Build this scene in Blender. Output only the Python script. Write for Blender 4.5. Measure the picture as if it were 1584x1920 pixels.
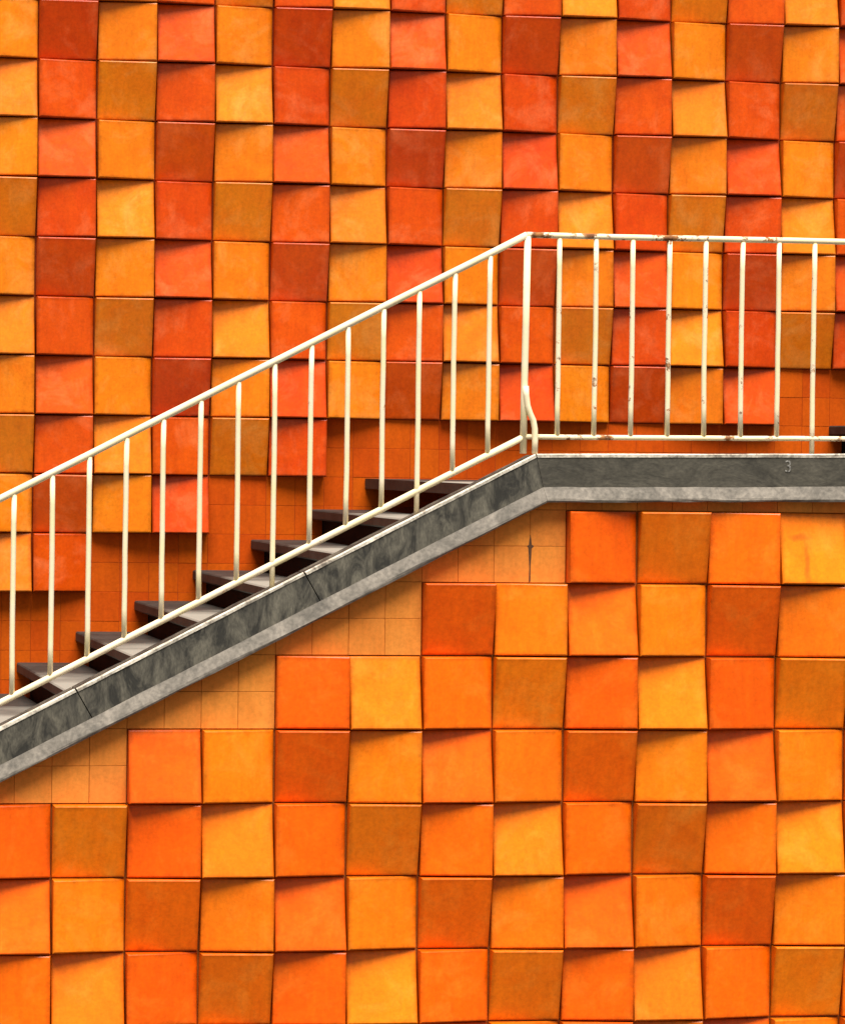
import bpy, bmesh, math, random
from mathutils import Matrix, Vector
random.seed(7)
for o in list(bpy.data.objects):
    bpy.data.objects.remove(o)
scn = bpy.context.scene
COL = scn.collection

# ------------------------------------------------------------------ camera
cam_d = bpy.data.cameras.new('camera')
cam = bpy.data.objects.new('camera', cam_d)
COL.objects.link(cam)
r_ = Vector((0.98075794, -0.19472707, 0.01397279))
u_ = Vector((-0.01084289, 0.01712997, 0.99979448))
f_ = Vector((0.19492641, 0.98070787, -0.01468895))
m = Matrix((r_, u_, -f_)).transposed().to_4x4()
m.translation = Vector((-1.77816, -16.94426, 0.23906))
cam.matrix_world = m
cam_d.sensor_fit = 'HORIZONTAL'
cam_d.sensor_width = 36.0
cam_d.lens = 169.743
cam_d.clip_start = 0.1
cam_d.clip_end = 2000
scn.camera = cam

# ------------------------------------------------------------------ light
SUN_EL, SUN_AZ = math.radians(68), math.radians(-4)      # azimuth from the wall's normal, minus = from the left
w = bpy.data.worlds.new('World')
scn.world = w
w.use_nodes = True
nt = w.node_tree
nt.nodes.clear()
sky = nt.nodes.new('ShaderNodeTexSky')
sky.sky_type = 'NISHITA'
sky.sun_disc = False
sky.sun_elevation = SUN_EL
sky.sun_rotation = math.pi + SUN_AZ
sky.dust_density = 2.0
hs = nt.nodes.new('ShaderNodeHueSaturation')
hs.inputs['Saturation'].default_value = 0.06
bg = nt.nodes.new('ShaderNodeBackground')
bg.inputs['Strength'].default_value = 0.05
wo = nt.nodes.new('ShaderNodeOutputWorld')
nt.links.new(sky.outputs[0], hs.inputs['Color'])
nt.links.new(hs.outputs[0], bg.inputs['Color'])
nt.links.new(bg.outputs[0], wo.inputs['Surface'])

sd = bpy.data.lights.new('sun', 'SUN')
sd.energy = 5.0
sd.angle = math.radians(44)
sd.color = (1.0, 0.96, 0.9)
so = bpy.data.objects.new('sun', sd)
COL.objects.link(so)
to_sun = Vector((math.cos(SUN_EL) * math.sin(SUN_AZ), -math.cos(SUN_EL) * math.cos(SUN_AZ), math.sin(SUN_EL)))
so.rotation_euler = to_sun.to_track_quat('Z', 'Y').to_euler()
so.location = (0, -10, 12)

scn.view_settings.view_transform = 'Standard'
scn.view_settings.look = 'None'
scn.view_settings.gamma = 1.0
scn.view_settings.exposure = 0.72
scn.view_settings.use_curve_mapping = False


# ------------------------------------------------------------------ materials
def new_mat(name):
    mt = bpy.data.materials.new(name)
    mt.use_nodes = True
    n = mt.node_tree.nodes
    return mt, n, mt.node_tree.links, n['Principled BSDF']


def N(nodes, kind, **kw):
    x = nodes.new(kind)
    for k, v in kw.items():
        if k in x.inputs:
            x.inputs[k].default_value = v
        else:
            setattr(x, k, v)
    return x


def ramp(nodes, stops):
    x = nodes.new('ShaderNodeValToRGB')
    while len(x.color_ramp.elements) < len(stops):
        x.color_ramp.elements.new(0.5)
    for e, (p, c) in zip(x.color_ramp.elements, stops):
        e.position = p
        e.color = (c, c, c, 1) if isinstance(c, (int, float)) else (c[0], c[1], c[2], 1)
    return x


def mixc(nodes, links, fac, a, b, mode='MIX'):
    x = nodes.new('ShaderNodeMix')
    x.data_type = 'RGBA'
    x.blend_type = mode
    for sock, v in ((x.inputs[0], fac), (x.inputs[6], a), (x.inputs[7], b)):
        if isinstance(v, bpy.types.NodeSocket):
            links.new(v, sock)
        elif isinstance(v, (int, float)):
            sock.default_value = v if sock == x.inputs[0] else (v, v, v, 1)
        else:
            sock.default_value = (v[0], v[1], v[2], 1)
    return x.outputs[2]


def jittered_coords(n, l, scale=(1, 1, 1)):
    """object coordinates, shifted per object so no two pieces carry the same blotches"""
    tc = n.new('ShaderNodeTexCoord')
    oi = n.new('ShaderNodeObjectInfo')
    mul = N(n, 'ShaderNodeMath', operation='MULTIPLY')
    l.new(oi.outputs['Random'], mul.inputs[0])
    mul.inputs[1].default_value = 37.0
    cmb = n.new('ShaderNodeCombineXYZ')
    for i in range(3):
        l.new(mul.outputs[0], cmb.inputs[i])
    add = N(n, 'ShaderNodeVectorMath', operation='ADD')
    l.new(tc.outputs['Object'], add.inputs[0])
    l.new(cmb.outputs[0], add.inputs[1])
    mp = n.new('ShaderNodeMapping')
    mp.inputs['Scale'].default_value = scale
    l.new(add.outputs[0], mp.inputs['Vector'])
    return mp.outputs[0], oi.outputs['Random']


def tile_mat(name, col, blotch, vary=0.06, rough=0.3, mottle=0.65, pale=None, spec=0.22, grime=0.58):
    mt, n, l, b = new_mat(name)
    vec, rnd = jittered_coords(n, l)
    n1 = N(n, 'ShaderNodeTexNoise', Scale=6.0, Detail=3.0, Roughness=0.55, Distortion=0.6)
    l.new(vec, n1.inputs['Vector'])
    r1 = ramp(n, [(0.38, 0.0), (0.68, 1.0)])
    l.new(n1.outputs['Fac'], r1.inputs[0])
    f1 = N(n, 'ShaderNodeMath', operation='MULTIPLY')
    l.new(r1.outputs[0], f1.inputs[0])
    f1.inputs[1].default_value = mottle
    c = mixc(n, l, f1.outputs[0], col, blotch)
    if pale:
        np_ = N(n, 'ShaderNodeTexNoise', Scale=4.6, Detail=6.0, Roughness=0.66, Distortion=0.5)
        mpp = n.new('ShaderNodeMapping')
        mpp.inputs['Location'].default_value = (11.3, 4.1, 7.7)
        l.new(vec, mpp.inputs['Vector'])
        l.new(mpp.outputs[0], np_.inputs['Vector'])
        rp = ramp(n, [(0.50, 0.0), (0.74, 0.75)])
        l.new(np_.outputs['Fac'], rp.inputs[0])
        c = mixc(n, l, rp.outputs[0], c, pale)
    # broad brushed streaks
    mp = n.new('ShaderNodeMapping')
    mp.inputs['Scale'].default_value = (30, 30, 4)
    l.new(vec, mp.inputs['Vector'])
    n2 = N(n, 'ShaderNodeTexNoise', Scale=1.0, Detail=4.0, Roughness=0.6)
    l.new(mp.outputs[0], n2.inputs['Vector'])
    r2 = ramp(n, [(0.3, 0.90), (0.7, 1.05)])
    l.new(n2.outputs['Fac'], r2.inputs[0])
    c = mixc(n, l, 1.0, c, r2.outputs[0], 'MULTIPLY')
    # small specks
    n3 = N(n, 'ShaderNodeTexNoise', Scale=60.0, Detail=4.0, Roughness=0.7)
    l.new(vec, n3.inputs['Vector'])
    r3 = ramp(n, [(0.28, 0.84), (0.60, 1.03)])
    l.new(n3.outputs['Fac'], r3.inputs[0])
    c = mixc(n, l, 1.0, c, r3.outputs[0], 'MULTIPLY')
    # grime creeping in from the joints, and slow weathering across the whole wall
    tcg = n.new('ShaderNodeTexCoord')
    sp = n.new('ShaderNodeSeparateXYZ')
    l.new(tcg.outputs['Object'], sp.inputs[0])
    ax = N(n, 'ShaderNodeMath', operation='ABSOLUTE')
    az = N(n, 'ShaderNodeMath', operation='ABSOLUTE')
    l.new(sp.outputs[0], ax.inputs[0])
    l.new(sp.outputs[2], az.inputs[0])
    mx = N(n, 'ShaderNodeMath', operation='MAXIMUM')
    l.new(ax.outputs[0], mx.inputs[0])
    l.new(az.outputs[0], mx.inputs[1])
    ng = N(n, 'ShaderNodeTexNoise', Scale=22.0, Detail=5.0, Roughness=0.7)
    l.new(vec, ng.inputs['Vector'])
    wb = N(n, 'ShaderNodeMath', operation='MULTIPLY_ADD')
    l.new(ng.outputs['Fac'], wb.inputs[0])
    wb.inputs[1].default_value = 0.05
    l.new(mx.outputs[0], wb.inputs[2])
    rg = ramp(n, [(0.0, 1.0), (1.0, grime)])
    mg = N(n, 'ShaderNodeMapRange')
    l.new(wb.outputs[0], mg.inputs[0])
    mg.inputs[1].default_value = 0.160
    mg.inputs[2].default_value = 0.190
    l.new(mg.outputs[0], rg.inputs[0])
    c = mixc(n, l, 1.0, c, rg.outputs[0], 'MULTIPLY')
    ge = n.new('ShaderNodeNewGeometry')
    nw = N(n, 'ShaderNodeTexNoise', Scale=0.9, Detail=4.0)
    l.new(ge.outputs['Position'], nw.inputs['Vector'])
    rw = ramp(n, [(0.32, 0.90), (0.68, 1.06)])
    l.new(nw.outputs['Fac'], rw.inputs[0])
    c = mixc(n, l, 1.0, c, rw.outputs[0], 'MULTIPLY')
    # piece to piece variation
    hsv = n.new('ShaderNodeHueSaturation')
    mr = N(n, 'ShaderNodeMapRange')
    l.new(rnd, mr.inputs[0])
    mr.inputs[3].default_value = 1 - vary
    mr.inputs[4].default_value = 1 + vary
    l.new(mr.outputs[0], hsv.inputs['Value'])
    mr2 = N(n, 'ShaderNodeMath', operation='MULTIPLY_ADD')
    l.new(rnd, mr2.inputs[0])
    mr2.inputs[1].default_value = 0.006
    mr2.inputs[2].default_value = 0.498
    l.new(mr2.outputs[0], hsv.inputs['Hue'])
    l.new(c, hsv.inputs['Color'])
    l.new(hsv.outputs[0], b.inputs['Base Color'])
    b.inputs['Roughness'].default_value = rough
    b.inputs['Specular IOR Level'].default_value = spec
    bp = N(n, 'ShaderNodeBump', Strength=0.4, Distance=0.005)
    n4 = N(n, 'ShaderNodeTexNoise', Scale=14.0, Detail=5.0)
    l.new(vec, n4.inputs['Vector'])
    l.new(n4.outputs['Fac'], bp.inputs['Height'])
    l.new(bp.outputs[0], b.inputs['Normal'])
    return mt


M = {}
M['back_gold'] = tile_mat('back_gold_glaze', (0.82, 0.200, 0.005), (0.80, 0.150, 0.003), pale=(0.86, 0.30, 0.05))
M['back_red'] = tile_mat('back_red_glaze', (0.68, 0.070, 0.0015), (0.60, 0.046, 0.001), pale=(0.82, 0.155, 0.042))
M['front_gold'] = tile_mat('front_gold_glaze', (0.93, 0.194, 0.004), (0.91, 0.150, 0.002), mottle=0.6, pale=(0.94, 0.27, 0.022))
M['front_red'] = tile_mat('front_red_glaze', (0.93, 0.132, 0.002), (0.89, 0.100, 0.001), mottle=0.6, pale=(0.93, 0.20, 0.014))
M['front_flat'] = tile_mat('front_flat_tile', (0.80, 0.262, 0.042), (0.74, 0.215, 0.030), vary=0.04, rough=0.75, spec=0.1, grime=1.0)
M['back_flat'] = tile_mat('back_flat_tile', (0.60, 0.082, 0.002), (0.54, 0.066, 0.002), vary=0.04, rough=0.7, spec=0.08, grime=1.0)


def add_stain(src, name):
    """copy of a glaze with a brown water stain that runs down from a smear"""
    mt = src.copy()
    mt.name = name
    n, l = mt.node_tree.nodes, mt.node_tree.links
    b = n['Principled BSDF']
    old = b.inputs['Base Color'].links[0].from_socket
    tc = n.new('ShaderNodeTexCoord')
    nz = N(n, 'ShaderNodeTexNoise', Scale=18.0, Detail=5.0)
    l.new(tc.outputs['Object'], nz.inputs['Vector'])
    wob = N(n, 'ShaderNodeVectorMath', operation='MULTIPLY_ADD')
    l.new(nz.outputs['Color'], wob.inputs[0])
    wob.inputs[1].default_value = (0.03, 0.0, 0.05)
    l.new(tc.outputs['Object'], wob.inputs[2])
    tot = None
    for loc, sc in (((0.025, 0, 0.035), (60, 0.01, 8.5)), ((0.055, 0, -0.075), (16, 0.01, 45))):
        mp = n.new('ShaderNodeMapping')
        mp.inputs['Scale'].default_value = sc
        mp.inputs['Location'].default_value = (loc[0] * sc[0], 0, loc[2] * sc[2])
        l.new(wob.outputs[0], mp.inputs['Vector'])
        ln = N(n, 'ShaderNodeVectorMath', operation='LENGTH')
        l.new(mp.outputs[0], ln.inputs[0])
        mr = N(n, 'ShaderNodeMapRange')
        l.new(ln.outputs['Value'], mr.inputs[0])
        mr.inputs[1].default_value = 0.35
        mr.inputs[2].default_value = 1.0
        mr.inputs[3].default_value = 0.42
        mr.inputs[4].default_value = 0.0
        if tot is None:
            tot = mr.outputs[0]
        else:
            mx = N(n, 'ShaderNodeMath', operation='MAXIMUM')
            l.new(tot, mx.inputs[0])
            l.new(mr.outputs[0], mx.inputs[1])
            tot = mx.outputs[0]
    l.new(mixc(n, l, tot, old, (0.16, 0.045, 0.006)), b.inputs['Base Color'])
    return mt


def mortar(name, col):
    mt, n, l, b = new_mat(name)
    tc = n.new('ShaderNodeTexCoord')
    nz = N(n, 'ShaderNodeTexNoise', Scale=9.0, Detail=5.0)
    l.new(tc.outputs['Object'], nz.inputs['Vector'])
    rr = ramp(n, [(0.3, tuple(x * 0.7 for x in col)), (0.7, col)])
    l.new(nz.outputs['Fac'], rr.inputs[0])
    l.new(rr.outputs[0], b.inputs['Base Color'])
    b.inputs['Roughness'].default_value = 0.9
    return mt


M['front_stained'] = add_stain(M['front_gold'], 'front_gold_glaze_stained')
M['front_mortar'] = mortar('front_mortar', (0.50, 0.15, 0.024))
M['back_mortar'] = mortar('back_mortar', (0.36, 0.045, 0.002))


def concrete(name, dark, light, lo, hi, scale=7.0, stretch=(1, 1, 1), rough=0.8, bump=0.5):
    mt, n, l, b = new_mat(name)
    tc = n.new('ShaderNodeTexCoord')
    mp = n.new('ShaderNodeMapping')
    mp.inputs['Scale'].default_value = stretch
    l.new(tc.outputs['Object'], mp.inputs['Vector'])
    n1 = N(n, 'ShaderNodeTexNoise', Scale=scale, Detail=7.0, Roughness=0.68, Distortion=0.8)
    l.new(mp.outputs[0], n1.inputs['Vector'])
    r1 = ramp(n, [(lo, dark), (hi, light)])
    l.new(n1.outputs['Fac'], r1.inputs[0])
    n2 = N(n, 'ShaderNodeTexNoise', Scale=scale * 9, Detail=3.0)
    l.new(mp.outputs[0], n2.inputs['Vector'])
    r2 = ramp(n, [(0.3, 0.65), (0.65, 1.1)])
    l.new(n2.outputs['Fac'], r2.inputs[0])
    c = mixc(n, l, 1.0, r1.outputs[0], r2.outputs[0], 'MULTIPLY')
    l.new(c, b.inputs['Base Color'])
    b.inputs['Roughness'].default_value = rough
    bp = N(n, 'ShaderNodeBump', Strength=bump, Distance=0.006)
    l.new(n1.outputs['Fac'], bp.inputs['Height'])
    l.new(bp.outputs[0], b.inputs['Normal'])
    return mt


M['stringer'] = concrete('weathered_dark_concrete', (0.022, 0.019, 0.0125), (0.165, 0.145, 0.103), 0.40, 0.70, scale=6.0, stretch=(2.2, 1, 0.9))
M['beam'] = concrete('weathered_dark_beam', (0.040, 0.034, 0.022), (0.110, 0.095, 0.066), 0.38, 0.72, scale=5.0, stretch=(1, 1, 2.0))
M['ledge'] = concrete('pale_concrete_ledge', (0.090, 0.077, 0.059), (0.235, 0.200, 0.158), 0.33, 0.62, scale=6.0)
M['strip'] = concrete('worn_edge_highlight', (0.20, 0.16, 0.12), (0.75, 0.66, 0.52), 0.36, 0.55, scale=8.0)  # bright highlight of the up-facing top edge painted in, with worn paint
M['tread'] = concrete('dark_stone_tread', (0.018, 0.018, 0.015), (0.045, 0.043, 0.037), 0.35, 0.70, scale=3.0, rough=0.6, bump=0.2)
# skylight on the open outer side painted in as a paler, worn tone
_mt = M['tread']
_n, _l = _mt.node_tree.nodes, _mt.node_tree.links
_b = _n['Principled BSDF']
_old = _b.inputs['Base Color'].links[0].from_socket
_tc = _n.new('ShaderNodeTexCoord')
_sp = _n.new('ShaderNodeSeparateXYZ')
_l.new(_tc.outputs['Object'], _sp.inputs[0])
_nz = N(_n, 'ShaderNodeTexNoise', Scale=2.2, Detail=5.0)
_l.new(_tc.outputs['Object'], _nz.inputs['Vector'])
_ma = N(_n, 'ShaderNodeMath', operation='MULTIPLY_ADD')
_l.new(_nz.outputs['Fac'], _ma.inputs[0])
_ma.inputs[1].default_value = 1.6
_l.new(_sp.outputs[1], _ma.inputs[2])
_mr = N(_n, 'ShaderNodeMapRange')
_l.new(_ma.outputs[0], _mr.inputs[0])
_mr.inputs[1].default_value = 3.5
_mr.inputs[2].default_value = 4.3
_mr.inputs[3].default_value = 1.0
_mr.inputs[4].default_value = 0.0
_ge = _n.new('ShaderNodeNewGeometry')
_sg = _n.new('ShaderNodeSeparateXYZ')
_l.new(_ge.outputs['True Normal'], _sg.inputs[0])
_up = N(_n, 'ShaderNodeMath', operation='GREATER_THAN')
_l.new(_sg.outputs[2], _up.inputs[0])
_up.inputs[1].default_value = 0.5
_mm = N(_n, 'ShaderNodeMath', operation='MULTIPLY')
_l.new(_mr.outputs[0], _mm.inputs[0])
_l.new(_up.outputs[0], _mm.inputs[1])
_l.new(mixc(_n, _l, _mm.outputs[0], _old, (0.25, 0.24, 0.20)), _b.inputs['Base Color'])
M['riser'] = concrete('black_riser', (0.003, 0.003, 0.0025), (0.008, 0.007, 0.006), 0.35, 0.7, scale=3.0)
M['riser'].node_tree.nodes['Principled BSDF'].inputs['Specular IOR Level'].default_value = 0.1
M['tread'].node_tree.nodes['Principled BSDF'].inputs['Specular IOR Level'].default_value = 0.2
M['paving'] = concrete('grey_paving', (0.030, 0.030, 0.030), (0.055, 0.054, 0.052), 0.35, 0.7, scale=0.8)


def paint_mat(name, rust_lo, rust_hi):
    mt, n, l, b = new_mat(name)
    tc = n.new('ShaderNodeTexCoord')
    vec = tc.outputs['Object']
    n1 = N(n, 'ShaderNodeTexNoise', Scale=9.0, Detail=7.0, Roughness=0.75)
    l.new(vec, n1.inputs['Vector'])
    r1 = ramp(n, [(rust_lo, 0.0), (rust_hi, 1.0)])
    l.new(n1.outputs['Fac'], r1.inputs[0])
    n2 = N(n, 'ShaderNodeTexNoise', Scale=9.0, Detail=3.0)
    l.new(vec, n2.inputs['Vector'])
    r2 = ramp(n, [(0.35, (0.86, 0.72, 0.40)), (0.65, (0.88, 0.72, 0.50))])
    l.new(n2.outputs['Fac'], r2.inputs[0])
    n3 = N(n, 'ShaderNodeTexNoise', Scale=40.0, Detail=3.0)
    l.new(vec, n3.inputs['Vector'])
    r3 = ramp(n, [(0.35, (0.14, 0.045, 0.010)), (0.65, (0.40, 0.16, 0.040))])
    l.new(n3.outputs['Fac'], r3.inputs[0])
    c = mixc(n, l, r1.outputs[0], r2.outputs[0], r3.outputs[0])
    l.new(c, b.inputs['Base Color'])
    rr = N(n, 'ShaderNodeMapRange')
    l.new(r1.outputs[0], rr.inputs[0])
    rr.inputs[3].default_value = 0.75
    rr.inputs[4].default_value = 0.85
    l.new(rr.outputs[0], b.inputs['Roughness'])
    bp = N(n, 'ShaderNodeBump', Strength=0.4, Distance=0.003)
    l.new(n1.outputs['Fac'], bp.inputs['Height'])
    l.new(bp.outputs[0], b.inputs['Normal'])
    return mt


M['paint'] = paint_mat('cream_paint', 0.655, 0.69)
M['rail_rusty'] = paint_mat('cream_rail_rusting', 0.545, 0.59)
M['paint_rusty'] = paint_mat('cream_paint_rusting', 0.585, 0.63)


# ------------------------------------------------------------------ mesh helpers
def mesh_obj(name, bm, mat, parent=None, loc=None):
    bmesh.ops.recalc_face_normals(bm, faces=bm.faces)
    me = bpy.data.meshes.new(name)
    bm.to_mesh(me)
    bm.free()
    me.materials.append(M[mat] if isinstance(mat, str) else mat)
    o = bpy.data.objects.new(name, me)
    COL.objects.link(o)
    if parent:
        o.parent = parent
    if loc:
        o.location = loc
    return o


def empty(name, loc, label, cat):
    o = bpy.data.objects.new(name, None)
    COL.objects.link(o)
    o.location = loc
    o['label'] = label
    o['category'] = cat
    return o


def prism_xz(bm, pts, y0, y1):
    """polygon in x,z extruded along y"""
    a = [bm.verts.new((x, y0, z)) for x, z in pts]
    b = [bm.verts.new((x, y1, z)) for x, z in pts]
    bm.faces.new(a)
    bm.faces.new(b[::-1])
    for i in range(len(pts)):
        j = (i + 1) % len(pts)
        bm.faces.new((a[i], b[i], b[j], a[j]))


def sweep_x(bm, prof, x0, z0, x1, z1, dx0=0.0, dx1=0.0, nseg=1, wob=0.0, k=1.0):
    """profile of (y, dz) swept along a straight run in x,z; end cuts may lean (dx per unit dz)"""
    rings = []
    sl = (z1 - z0) / (x1 - x0)
    prof = [(y, dz * k) for y, dz in prof]
    for s in range(nseg + 1):
        t = s / nseg
        lean = dx0 * (1 - t) + dx1 * t
        ring = []
        for k, (y, dz) in enumerate(prof):
            jy = random.uniform(-wob, wob) if 0 < s < nseg else 0
            jz = random.uniform(-wob, wob) if 0 < s < nseg else 0
            ring.append(bm.verts.new((x0 + (x1 - x0) * t + lean * dz, y + jy, z0 + (z1 - z0) * t + dz + sl * lean * dz + jz)))
        rings.append(ring)
    n = len(prof)
    for a, b in zip(rings, rings[1:]):
        for i in range(n):
            j = (i + 1) % n
            bm.faces.new((a[i], a[j], b[j], b[i]))
    bm.faces.new(rings[0][::-1])
    bm.faces.new(rings[-1])


def tube(bm, pts, rad, sides=10):
    """round bar through the points"""
    pts = [Vector(p) for p in pts]
    rings = []
    for i, p in enumerate(pts):
        if i == 0:
            d = pts[1] - p
        elif i == len(pts) - 1:
            d = p - pts[i - 1]
        else:
            d = (pts[i + 1] - p).normalized() + (p - pts[i - 1]).normalized()
        d.normalize()
        ref = Vector((0, 1, 0))
        a = d.cross(ref).normalized()
        b = d.cross(a).normalized()
        rings.append([bm.verts.new(p + rad * (math.cos(q) * a + math.sin(q) * b))
                      for q in [2 * math.pi * k / sides for k in range(sides)]])
    for r0, r1 in zip(rings, rings[1:]):
        for k in range(sides):
            j = (k + 1) % sides
            f = bm.faces.new((r0[k], r0[j], r1[j], r1[k]))
            f.smooth = True
    bm.faces.new(rings[0][::-1])
    bm.faces.new(rings[-1])


# ------------------------------------------------------------------ layout
S = 0.32                       # pitch of the block tiles
W = 4.55032                    # the upper wall stands this far behind the lower one
BX, BZ = 0.03228, 2.66266      # corner of the upper wall's tile grid
GROUND = -2.92
MINH, AMP = 0.018, 0.084       # how far the wedge blocks stand out from the wall
BASE = 0.059                   # wall surface behind the mean block face
SL = 0.5150                    # stair slope
SKX = 2.091   # where the stringer turns level


def line(x, x0, z0):
    return z0 + SL * (x - x0)


def str_top(x):
    return min(line(x, SKX, 0.239), 0.239 + 0.0137 * (x - SKX))


# ground
bm = bmesh.new()
v = [bm.verts.new(p) for p in ((-300, -300, GROUND), (300, -300, GROUND), (300, 300, GROUND), (-300, 300, GROUND))]
bm.faces.new(v)
g = mesh_obj('ground', bm, 'paving')
g['kind'] = 'structure'

# ------------------------------------------------------------------ block tiles
# corner heights TL, TR, BR, BL of the wedge in its four turns
WEDGE = {'left': (0.82, 0.0, 0.12, 0.94), 'bottom': (0.10, 0.0, 0.90, 1.0),
         'right': (0.30, 0.86, 0.96, 0.40), 'top': (0.86, 1.0, 0.14, 0.0)}
PATTERN = [['left', 'top', 'right', 'bottom'],
           ['bottom', 'left', 'top', 'right'],
           ['right', 'bottom', 'left', 'top'],
           ['top', 'right', 'bottom', 'left']]


def block_mesh(name, turn, mat):
    hh = [MINH + AMP * k for k in WEDGE[turn]]
    s = S / 2 - 0.0034
    bm = bmesh.new()
    sg = ((-1, 1), (1, 1), (1, -1), (-1, -1))
    rings = []
    bv = 0.007
    for inset, drop, flat in ((0.0, None, 0), (0.0, bv, 0), (bv * 0.3, bv * 0.3, 0), (bv, 0.0, 0)):
        ring = []
        for (sx, sz), h in zip(sg, hh):
            y = 0.006 if drop is None else -(h - drop)
            ring.append(bm.verts.new((sx * (s - inset), y, sz * (s - inset))))
        rings.append(ring)
    for a, b in zip(rings, rings[1:]):
        for i in range(4):
            j = (i + 1) % 4
            bm.faces.new((a[i], a[j], b[j], b[i]))
    bm.faces.new(rings[-1])
    bmesh.ops.recalc_face_normals(bm, faces=bm.faces)
    me = bpy.data.meshes.new(name)
    bm.to_mesh(me)
    bm.free()
    me.materials.append(M[mat])
    return me


def add_blocks(wall, fam, cells, org, basey, poff):
    meshes = {(t, k): block_mesh('block_tile', t, fam + ('_gold' if k == 0 else '_red'))
              for t in WEDGE for k in (0, 1)}
    for c, r in cells:
        turn = PATTERN[(r + poff) % 4][c % 4]
        o = bpy.data.objects.new('block_tile', meshes[(turn, c % 2)])
        COL.objects.link(o)
        o.parent = wall
        o.location = (org[0] + (c + 0.5) * S + random.uniform(-.0015, .0015), basey + random.uniform(-.004, .004),
                      org[1] - (r + 0.5) * S + random.uniform(-.0015, .0015))
        o.rotation_euler = (random.uniform(-.008, .008), random.uniform(-.004, .004), random.uniform(-.008, .008))
        if fam == 'front' and (c, r) == (10, 0):
            o.data = o.data.copy()
            o.data.materials[0] = M['front_stained']


def flat_mesh(mat, wd=S / 2, ht=S / 2, gap=0.0008, th=0.014):
    bm = bmesh.new()
    a, b, t, e = wd / 2 - gap, ht / 2 - gap, th, 0.001
    rings = []
    for ins, y in ((0, 0.003), (0, -t + e), (e, -t)):
        rings.append([bm.verts.new((sx * (a - ins), y, sz * (b - ins))) for sx, sz in ((-1, 1), (1, 1), (1, -1), (-1, -1))])
    for p, q in zip(rings, rings[1:]):
        for i in range(4):
            j = (i + 1) % 4
            bm.faces.new((p[i], p[j], q[j], q[i]))
    bm.faces.new(rings[-1])
    bmesh.ops.recalc_face_normals(bm, faces=bm.faces)
    me = bpy.data.meshes.new('flat_tile')
    bm.to_mesh(me)
    bm.free()
    me.materials.append(M[mat])
    return me


def add_flat(wall, me, x, y, z):
    o = bpy.data.objects.new('flat_tile', me)
    COL.objects.link(o)
    o.parent = wall
    o.location = (x, y + random.uniform(-.001, .001), z)
    o.rotation_euler = (random.uniform(-.004, .004), random.uniform(-.002, .002), random.uniform(-.004, .004))


# upper wall -------------------------------------------------------
bw = empty('tiled_wall', (0, 0, 0), 'upper wall of red and gold wedge blocks behind the white railing', 'wall')
bm = bmesh.new()
prism_xz(bm, [(-7, GROUND), (11, GROUND), (11, 4.3), (-7, 4.3)], W + BASE, W + BASE + 0.5)
mesh_obj('wall_core', bm, 'back_mortar', bw)


def back_last(c):
    if c >= 14:
        return 5 - (c - 14) // 2
    if c >= 6:
        return 6
    return 6 + (7 - c) // 2 if c < 6 else 6


cells = [(c, r) for c in range(-3, 19) for r in range(-3, 13) if r <= back_last(c)]
add_blocks(bw, 'back', cells, (BX, BZ), W + BASE, 0)
fm = flat_mesh('back_flat', th=0.0025)
for c in range(-4, 36):
    for r in range(2, 30):
        if r // 2 <= back_last(c // 2):
            continue
        x, z = BX + (c + 0.5) * S / 2, BZ - (r + 0.5) * S / 2
        floor = min(-0.923 + 0.532 * (x - 0.279) - 0.25, 0.0)
        if x > 4.83:
            floor = 0.42 + 0.532 * (x - 4.83) - 0.25
        if z > floor:
            add_flat(bw, fm, x, W + BASE, z)

# lower wall -------------------------------------------------------
fw = empty('tiled_wall', (0, 0, GROUND), 'lower wall of plain orange wedge blocks under the stairs', 'wall')


def str_bot(x):
    return str_top(x) - 0.215


bm = bmesh.new()
x_l = SKX + (GROUND - 0.239 + 0.215 - 0.1) / SL
prism_xz(bm, [(x_l, 0.0), (8, 0.0), (8, str_bot(8) - GROUND + 0.06), (SKX, str_bot(SKX) - GROUND + 0.06)], BASE, 0.18)
mesh_obj('wall_core', bm, 'front_mortar', fw)


def front_first(c):
    return 0 if c >= 7 else (8 - c) // 2 if c % 2 == 0 else (7 - c) // 2 + 0


def ff(c):
    if c >= 7:
        return 0
    return (7 - c + 1) // 2 if (7 - c) % 2 == 0 else (7 - c + 1) // 2


cells = [(c, r) for c in range(-4, 15) for r in range(0, 9) if r >= ff(c)]
add_blocks(fw, 'front', cells, (0.0, -GROUND), BASE, 3)
fm = flat_mesh('front_flat')
for c in range(-10, 30):
    for r in range(-2, 18):
        if r // 2 >= ff(c // 2):
            continue
        x, z = (c + 0.5) * S / 2, -(r + 0.5) * S / 2
        if z + 0.095 > str_top(x - S / 4):
            continue
        add_flat(fw, fm, x, BASE, z - GROUND)

# the one joint that has opened and gone black
bm = bmesh.new()
xs = 13 * S / 2
prism_xz(bm, [(xs - .004, -.315), (xs + .004, -.315), (xs + .003, -.25), (xs + .006, -.20), (xs + .007, -.170), (xs + .012, -.165),
              (xs + .018, -.159), (xs + .008, -.154), (xs + .004, -.125), (xs + .001, -.11), (xs - .003, -.13), (xs - .006, -.154),
              (xs - .013, -.159), (xs - .008, -.166), (xs - .005, -.20), (xs - .002, -.26)], BASE - 0.0152, BASE - 0.001)
bmesh.ops.translate(bm, verts=bm.verts, vec=(0, 0, -GROUND))
mesh_obj('open_joint', bm, mortar('dark_joint', (0.11, 0.042, 0.013)), fw)

# ------------------------------------------------------------------ staircase
st = empty('staircase', (0, 0, GROUND), 'grey concrete staircase with dark stringer and open dark treads', 'staircase')
dz = -GROUND


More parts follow.
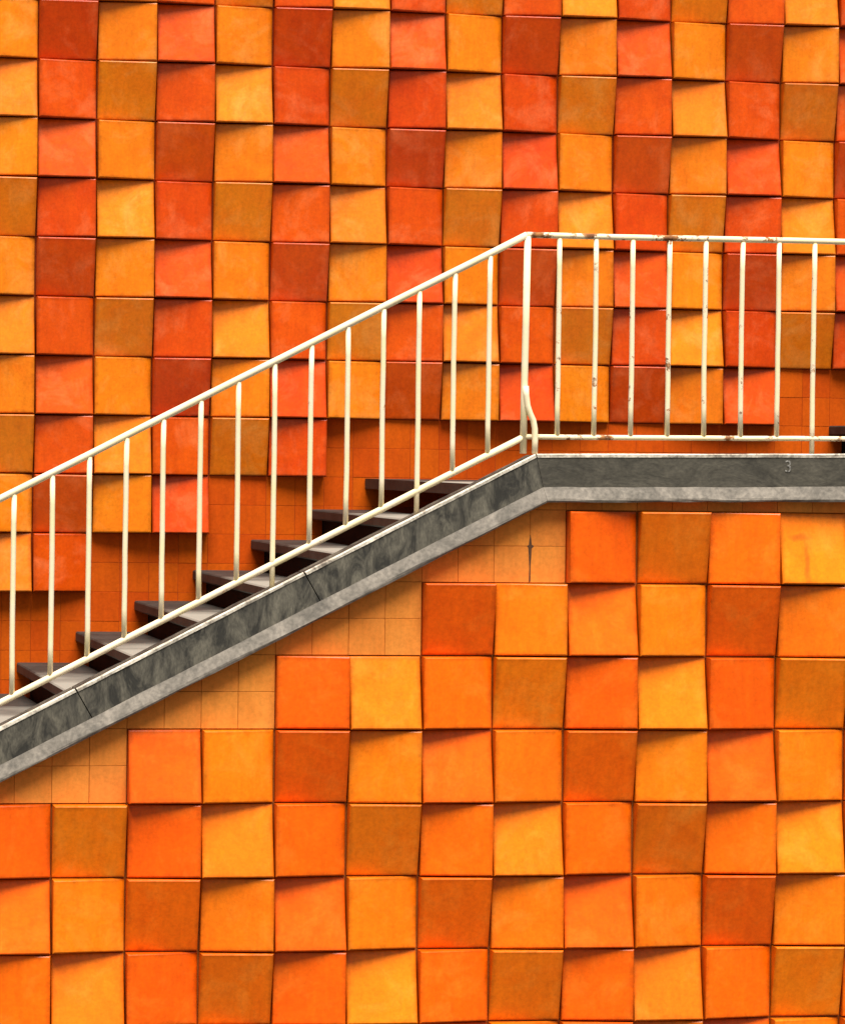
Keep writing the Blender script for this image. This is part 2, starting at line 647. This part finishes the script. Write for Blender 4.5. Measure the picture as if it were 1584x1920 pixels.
def local(bm):
    bmesh.ops.translate(bm, verts=bm.verts, vec=(0, 0, dz))
    return bm


FY, IY = 0.0, 0.20           # stringer front and inner face
FAS = [(FY, -0.140), (FY, -0.010), (FY + 0.010, 0.0), (IY - 0.008, 0.0), (IY, -0.008), (IY, -0.19), (FY + 0.02, -0.19)]
LED = [(FY - 0.004, -0.1405), (FY - 0.026, -0.190), (FY - 0.028, -0.198), (FY - 0.024, -0.206), (FY + 0.018, -0.205), (FY + 0.018, -0.1405)]
STR = [(FY - 0.003, -0.011), (FY - 0.004, 0.001), (FY + 0.004, 0.006), (FY + 0.022, 0.004), (FY + 0.022, 0.0006), (FY + 0.008, 0.0006), (FY - 0.0005, -0.008), (FY - 0.0005, -0.011)]


def run(name, x0, x1, lean0, lean1, mat, k, nseg=14):
    z0, z1 = str_top(x0), str_top(x1)
    bm = bmesh.new()
    sweep_x(bm, FAS, x0, z0, x1, z1, lean0, lean1, nseg, 0.0015, k)
    o = mesh_obj(name, local(bm), mat, st)
    bm = bmesh.new()
    sweep_x(bm, STR, x0 + 0.002, z0, x1 - 0.002, z1, lean0, lean1, nseg, 0.0012, k)
    mesh_obj('edge_highlight', local(bm), 'strip', o)  # added strip that carries the painted edge highlight
    return o


def ledge(x0, x1, lean0, lean1, parent, k, nseg=24):
    bm = bmesh.new()
    sweep_x(bm, LED, x0, str_top(x0), x1, str_top(x1), lean0, lean1, nseg, 0.002, k)
    mesh_obj('ledge', local(bm), 'ledge', parent)


KX = 2.046
x_b = SKX + (GROUND - 0.239 + 0.20) / SL
KS = 1.12
LN = (1 / KS - 1) / SL
run('stringer', x_b, 0.0915, 0, -0.45, 'stringer', KS)
run('stringer', 0.0955, 1.0735, -0.45, -0.45, 'stringer', KS)
s3 = run('stringer', 1.0775, SKX, -0.45, LN, 'stringer', KS)
ledge(x_b, SKX, 0, LN, s3, KS, 40)
beam = run('landing_beam', SKX + 0.002, 4.60, LN * KS, 0, 'beam', 1.0)
ledge(SKX + 0.001, 4.60, LN * KS, 0, beam, 1.0)

# chalked mark on the landing beam
cu = bpy.data.curves.new('painted_number', 'FONT')
cu.body = "3"
cu.size = 0.075
cu.extrude = 0.0002
tmp = bpy.data.objects.new('tmp', cu)
COL.objects.link(tmp)
dg = bpy.context.evaluated_depsgraph_get()
me = bpy.data.meshes.new_from_object(tmp.evaluated_get(dg))
bpy.data.objects.remove(tmp)
mk = bpy.data.objects.new('painted_number', me)
chalk = concrete('chalk', (0.09, 0.082, 0.066), (0.42, 0.39, 0.34), 0.42, 0.56, scale=30.0)
me.materials.clear()
me.materials.append(chalk)
COL.objects.link(mk)
mk.parent = beam
mk.location = (3.215, FY - 0.0026, 0.180 + dz)
mk.rotation_euler = (math.pi / 2, -0.012, 0)


def tread(xn, zt, depth=0.345, label=None):
    bm = bmesh.new()
    th = 0.055
    pts = [(xn + 0.006, zt), (xn, zt - 0.007), (xn, zt - th + 0.008), (xn + 0.008, zt - th), (xn + depth, zt - th), (xn + depth, zt)]
    prism_xz(bm, pts, 0.195, W + 0.062)
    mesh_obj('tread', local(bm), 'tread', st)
    bm = bmesh.new()
    prism_xz(bm, [(xn + 0.075, zt - th - 0.001), (xn + 0.075, zt - 0.30), (xn + 0.16, zt - 0.30), (xn + 0.16, zt - th - 0.001)], 0.215, W + 0.055)
    mesh_obj('riser', local(bm), 'riser', st)


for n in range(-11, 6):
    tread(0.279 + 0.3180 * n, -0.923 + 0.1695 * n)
bm = bmesh.new()
prism_xz(bm, [(2.181, 0.097), (2.181, 0.042), (4.70, 0.042), (4.70, 0.097)], 0.195, W + 0.062)
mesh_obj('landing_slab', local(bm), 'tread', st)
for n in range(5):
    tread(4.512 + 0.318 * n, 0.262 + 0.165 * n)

# ------------------------------------------------------------------ railing
RY = 0.045
rl = empty('railing', (KX, RY, 0.25), 'cream painted metal railing with thin balusters and peeling rust', 'railing')


def rpart(name, pts, rad, mat='paint', sides=10):
    bm = bmesh.new()
    tube(bm, [(x - KX, 0 + (q[0] if q else 0), z - 0.25) for x, z, *q in pts], rad, sides)
    return mesh_obj(name, bm, mat, rl)


def top_z(x):
    return 1.200 + 0.0042 * (x - KX) if x > KX else 1.200 - 0.517 * (KX - x)


def bot_z(x):
    return 0.318 + 0.0085 * (x - KX) if x > KX else 0.3185 - 0.5145 * (KX - x)


def bar(name, xs, fz, rad, mat):
    bm = bmesh.new()
    pts = []
    for x in xs:
        pts.append((x - KX, random.uniform(-.001, .001), fz(x) - 0.25 + random.uniform(-.0012, .0012)))
    tube(bm, pts, rad, 10)
    mesh_obj(name, bm, mat, rl)


XL = -1.35
bar('top_rail', [XL + (KX - XL) * i / 16 for i in range(17)], top_z, 0.0152, 'paint')
bar('top_rail', [KX + (4.5 - KX) * i / 12 for i in range(13)], top_z, 0.0130, 'rail_rusty')
bar('bottom_rail', [XL + (KX - XL) * i / 16 for i in range(17)], bot_z, 0.0143, 'paint')
bar('bottom_rail', [KX + (4.5 - KX) * i / 12 for i in range(13)], bot_z, 0.0112, 'rail_rusty')


def baluster(x, foot=None, mat='paint', rad=0.0115):
    zt, zb = top_z(x) - 0.012, (bot_z(x) + 0.008 if foot is None else foot)
    k = 7
    pts = []
    bx_ = random.uniform(-.0025, .0025)
    for i in range(k + 1):
        t = i / k
        pts.append((x + bx_ * math.sin(math.pi * t) + random.uniform(-.0008, .0008), zb + (zt - zb) * t,
                    random.uniform(-.0008, .0008)))
    rpart('baluster', pts, rad, mat)


for x in [-1.284 + 0.1585 * i for i in range(7)] + [-0.175, -0.013, 0.144, 0.303, 0.461, 0.622, 0.785, 1.101, 1.260, 1.416, 1.729, 1.884]:
    baluster(x)
for x in (0.941, 1.572):
    baluster(x, foot=str_top(x) - 0.005)
for x in (2.194, 2.358, 2.524, 2.691, 2.856, 3.024, 3.190, 3.520, 3.686, 3.852, 4.018, 4.184, 4.350):
    baluster(x, mat='paint_rusty')
for x in (3.354, 4.5):
    baluster(x, foot=str_top(x) - 0.005, mat='paint_rusty')
# corner post and the bent bar beside it
rpart('corner_post', [(KX + 0.004, 1.195), (KX + 0.001, 0.8), (KX - 0.002, 0.5), (KX - 0.003, 0.245)], 0.0155)
bm = bmesh.new()
path = [(0.001, 0.54), (0.004, 0.50), (0.010, 0.455), (0.022, 0.420), (0.036, 0.392), (0.044, 0.355), (0.046, 0.30), (0.045, 0.245)]
tube(bm, [(a, -0.016, b - 0.25) for a, b in path], 0.0135, 10)
mesh_obj('bent_bar', bm, 'paint', rl)
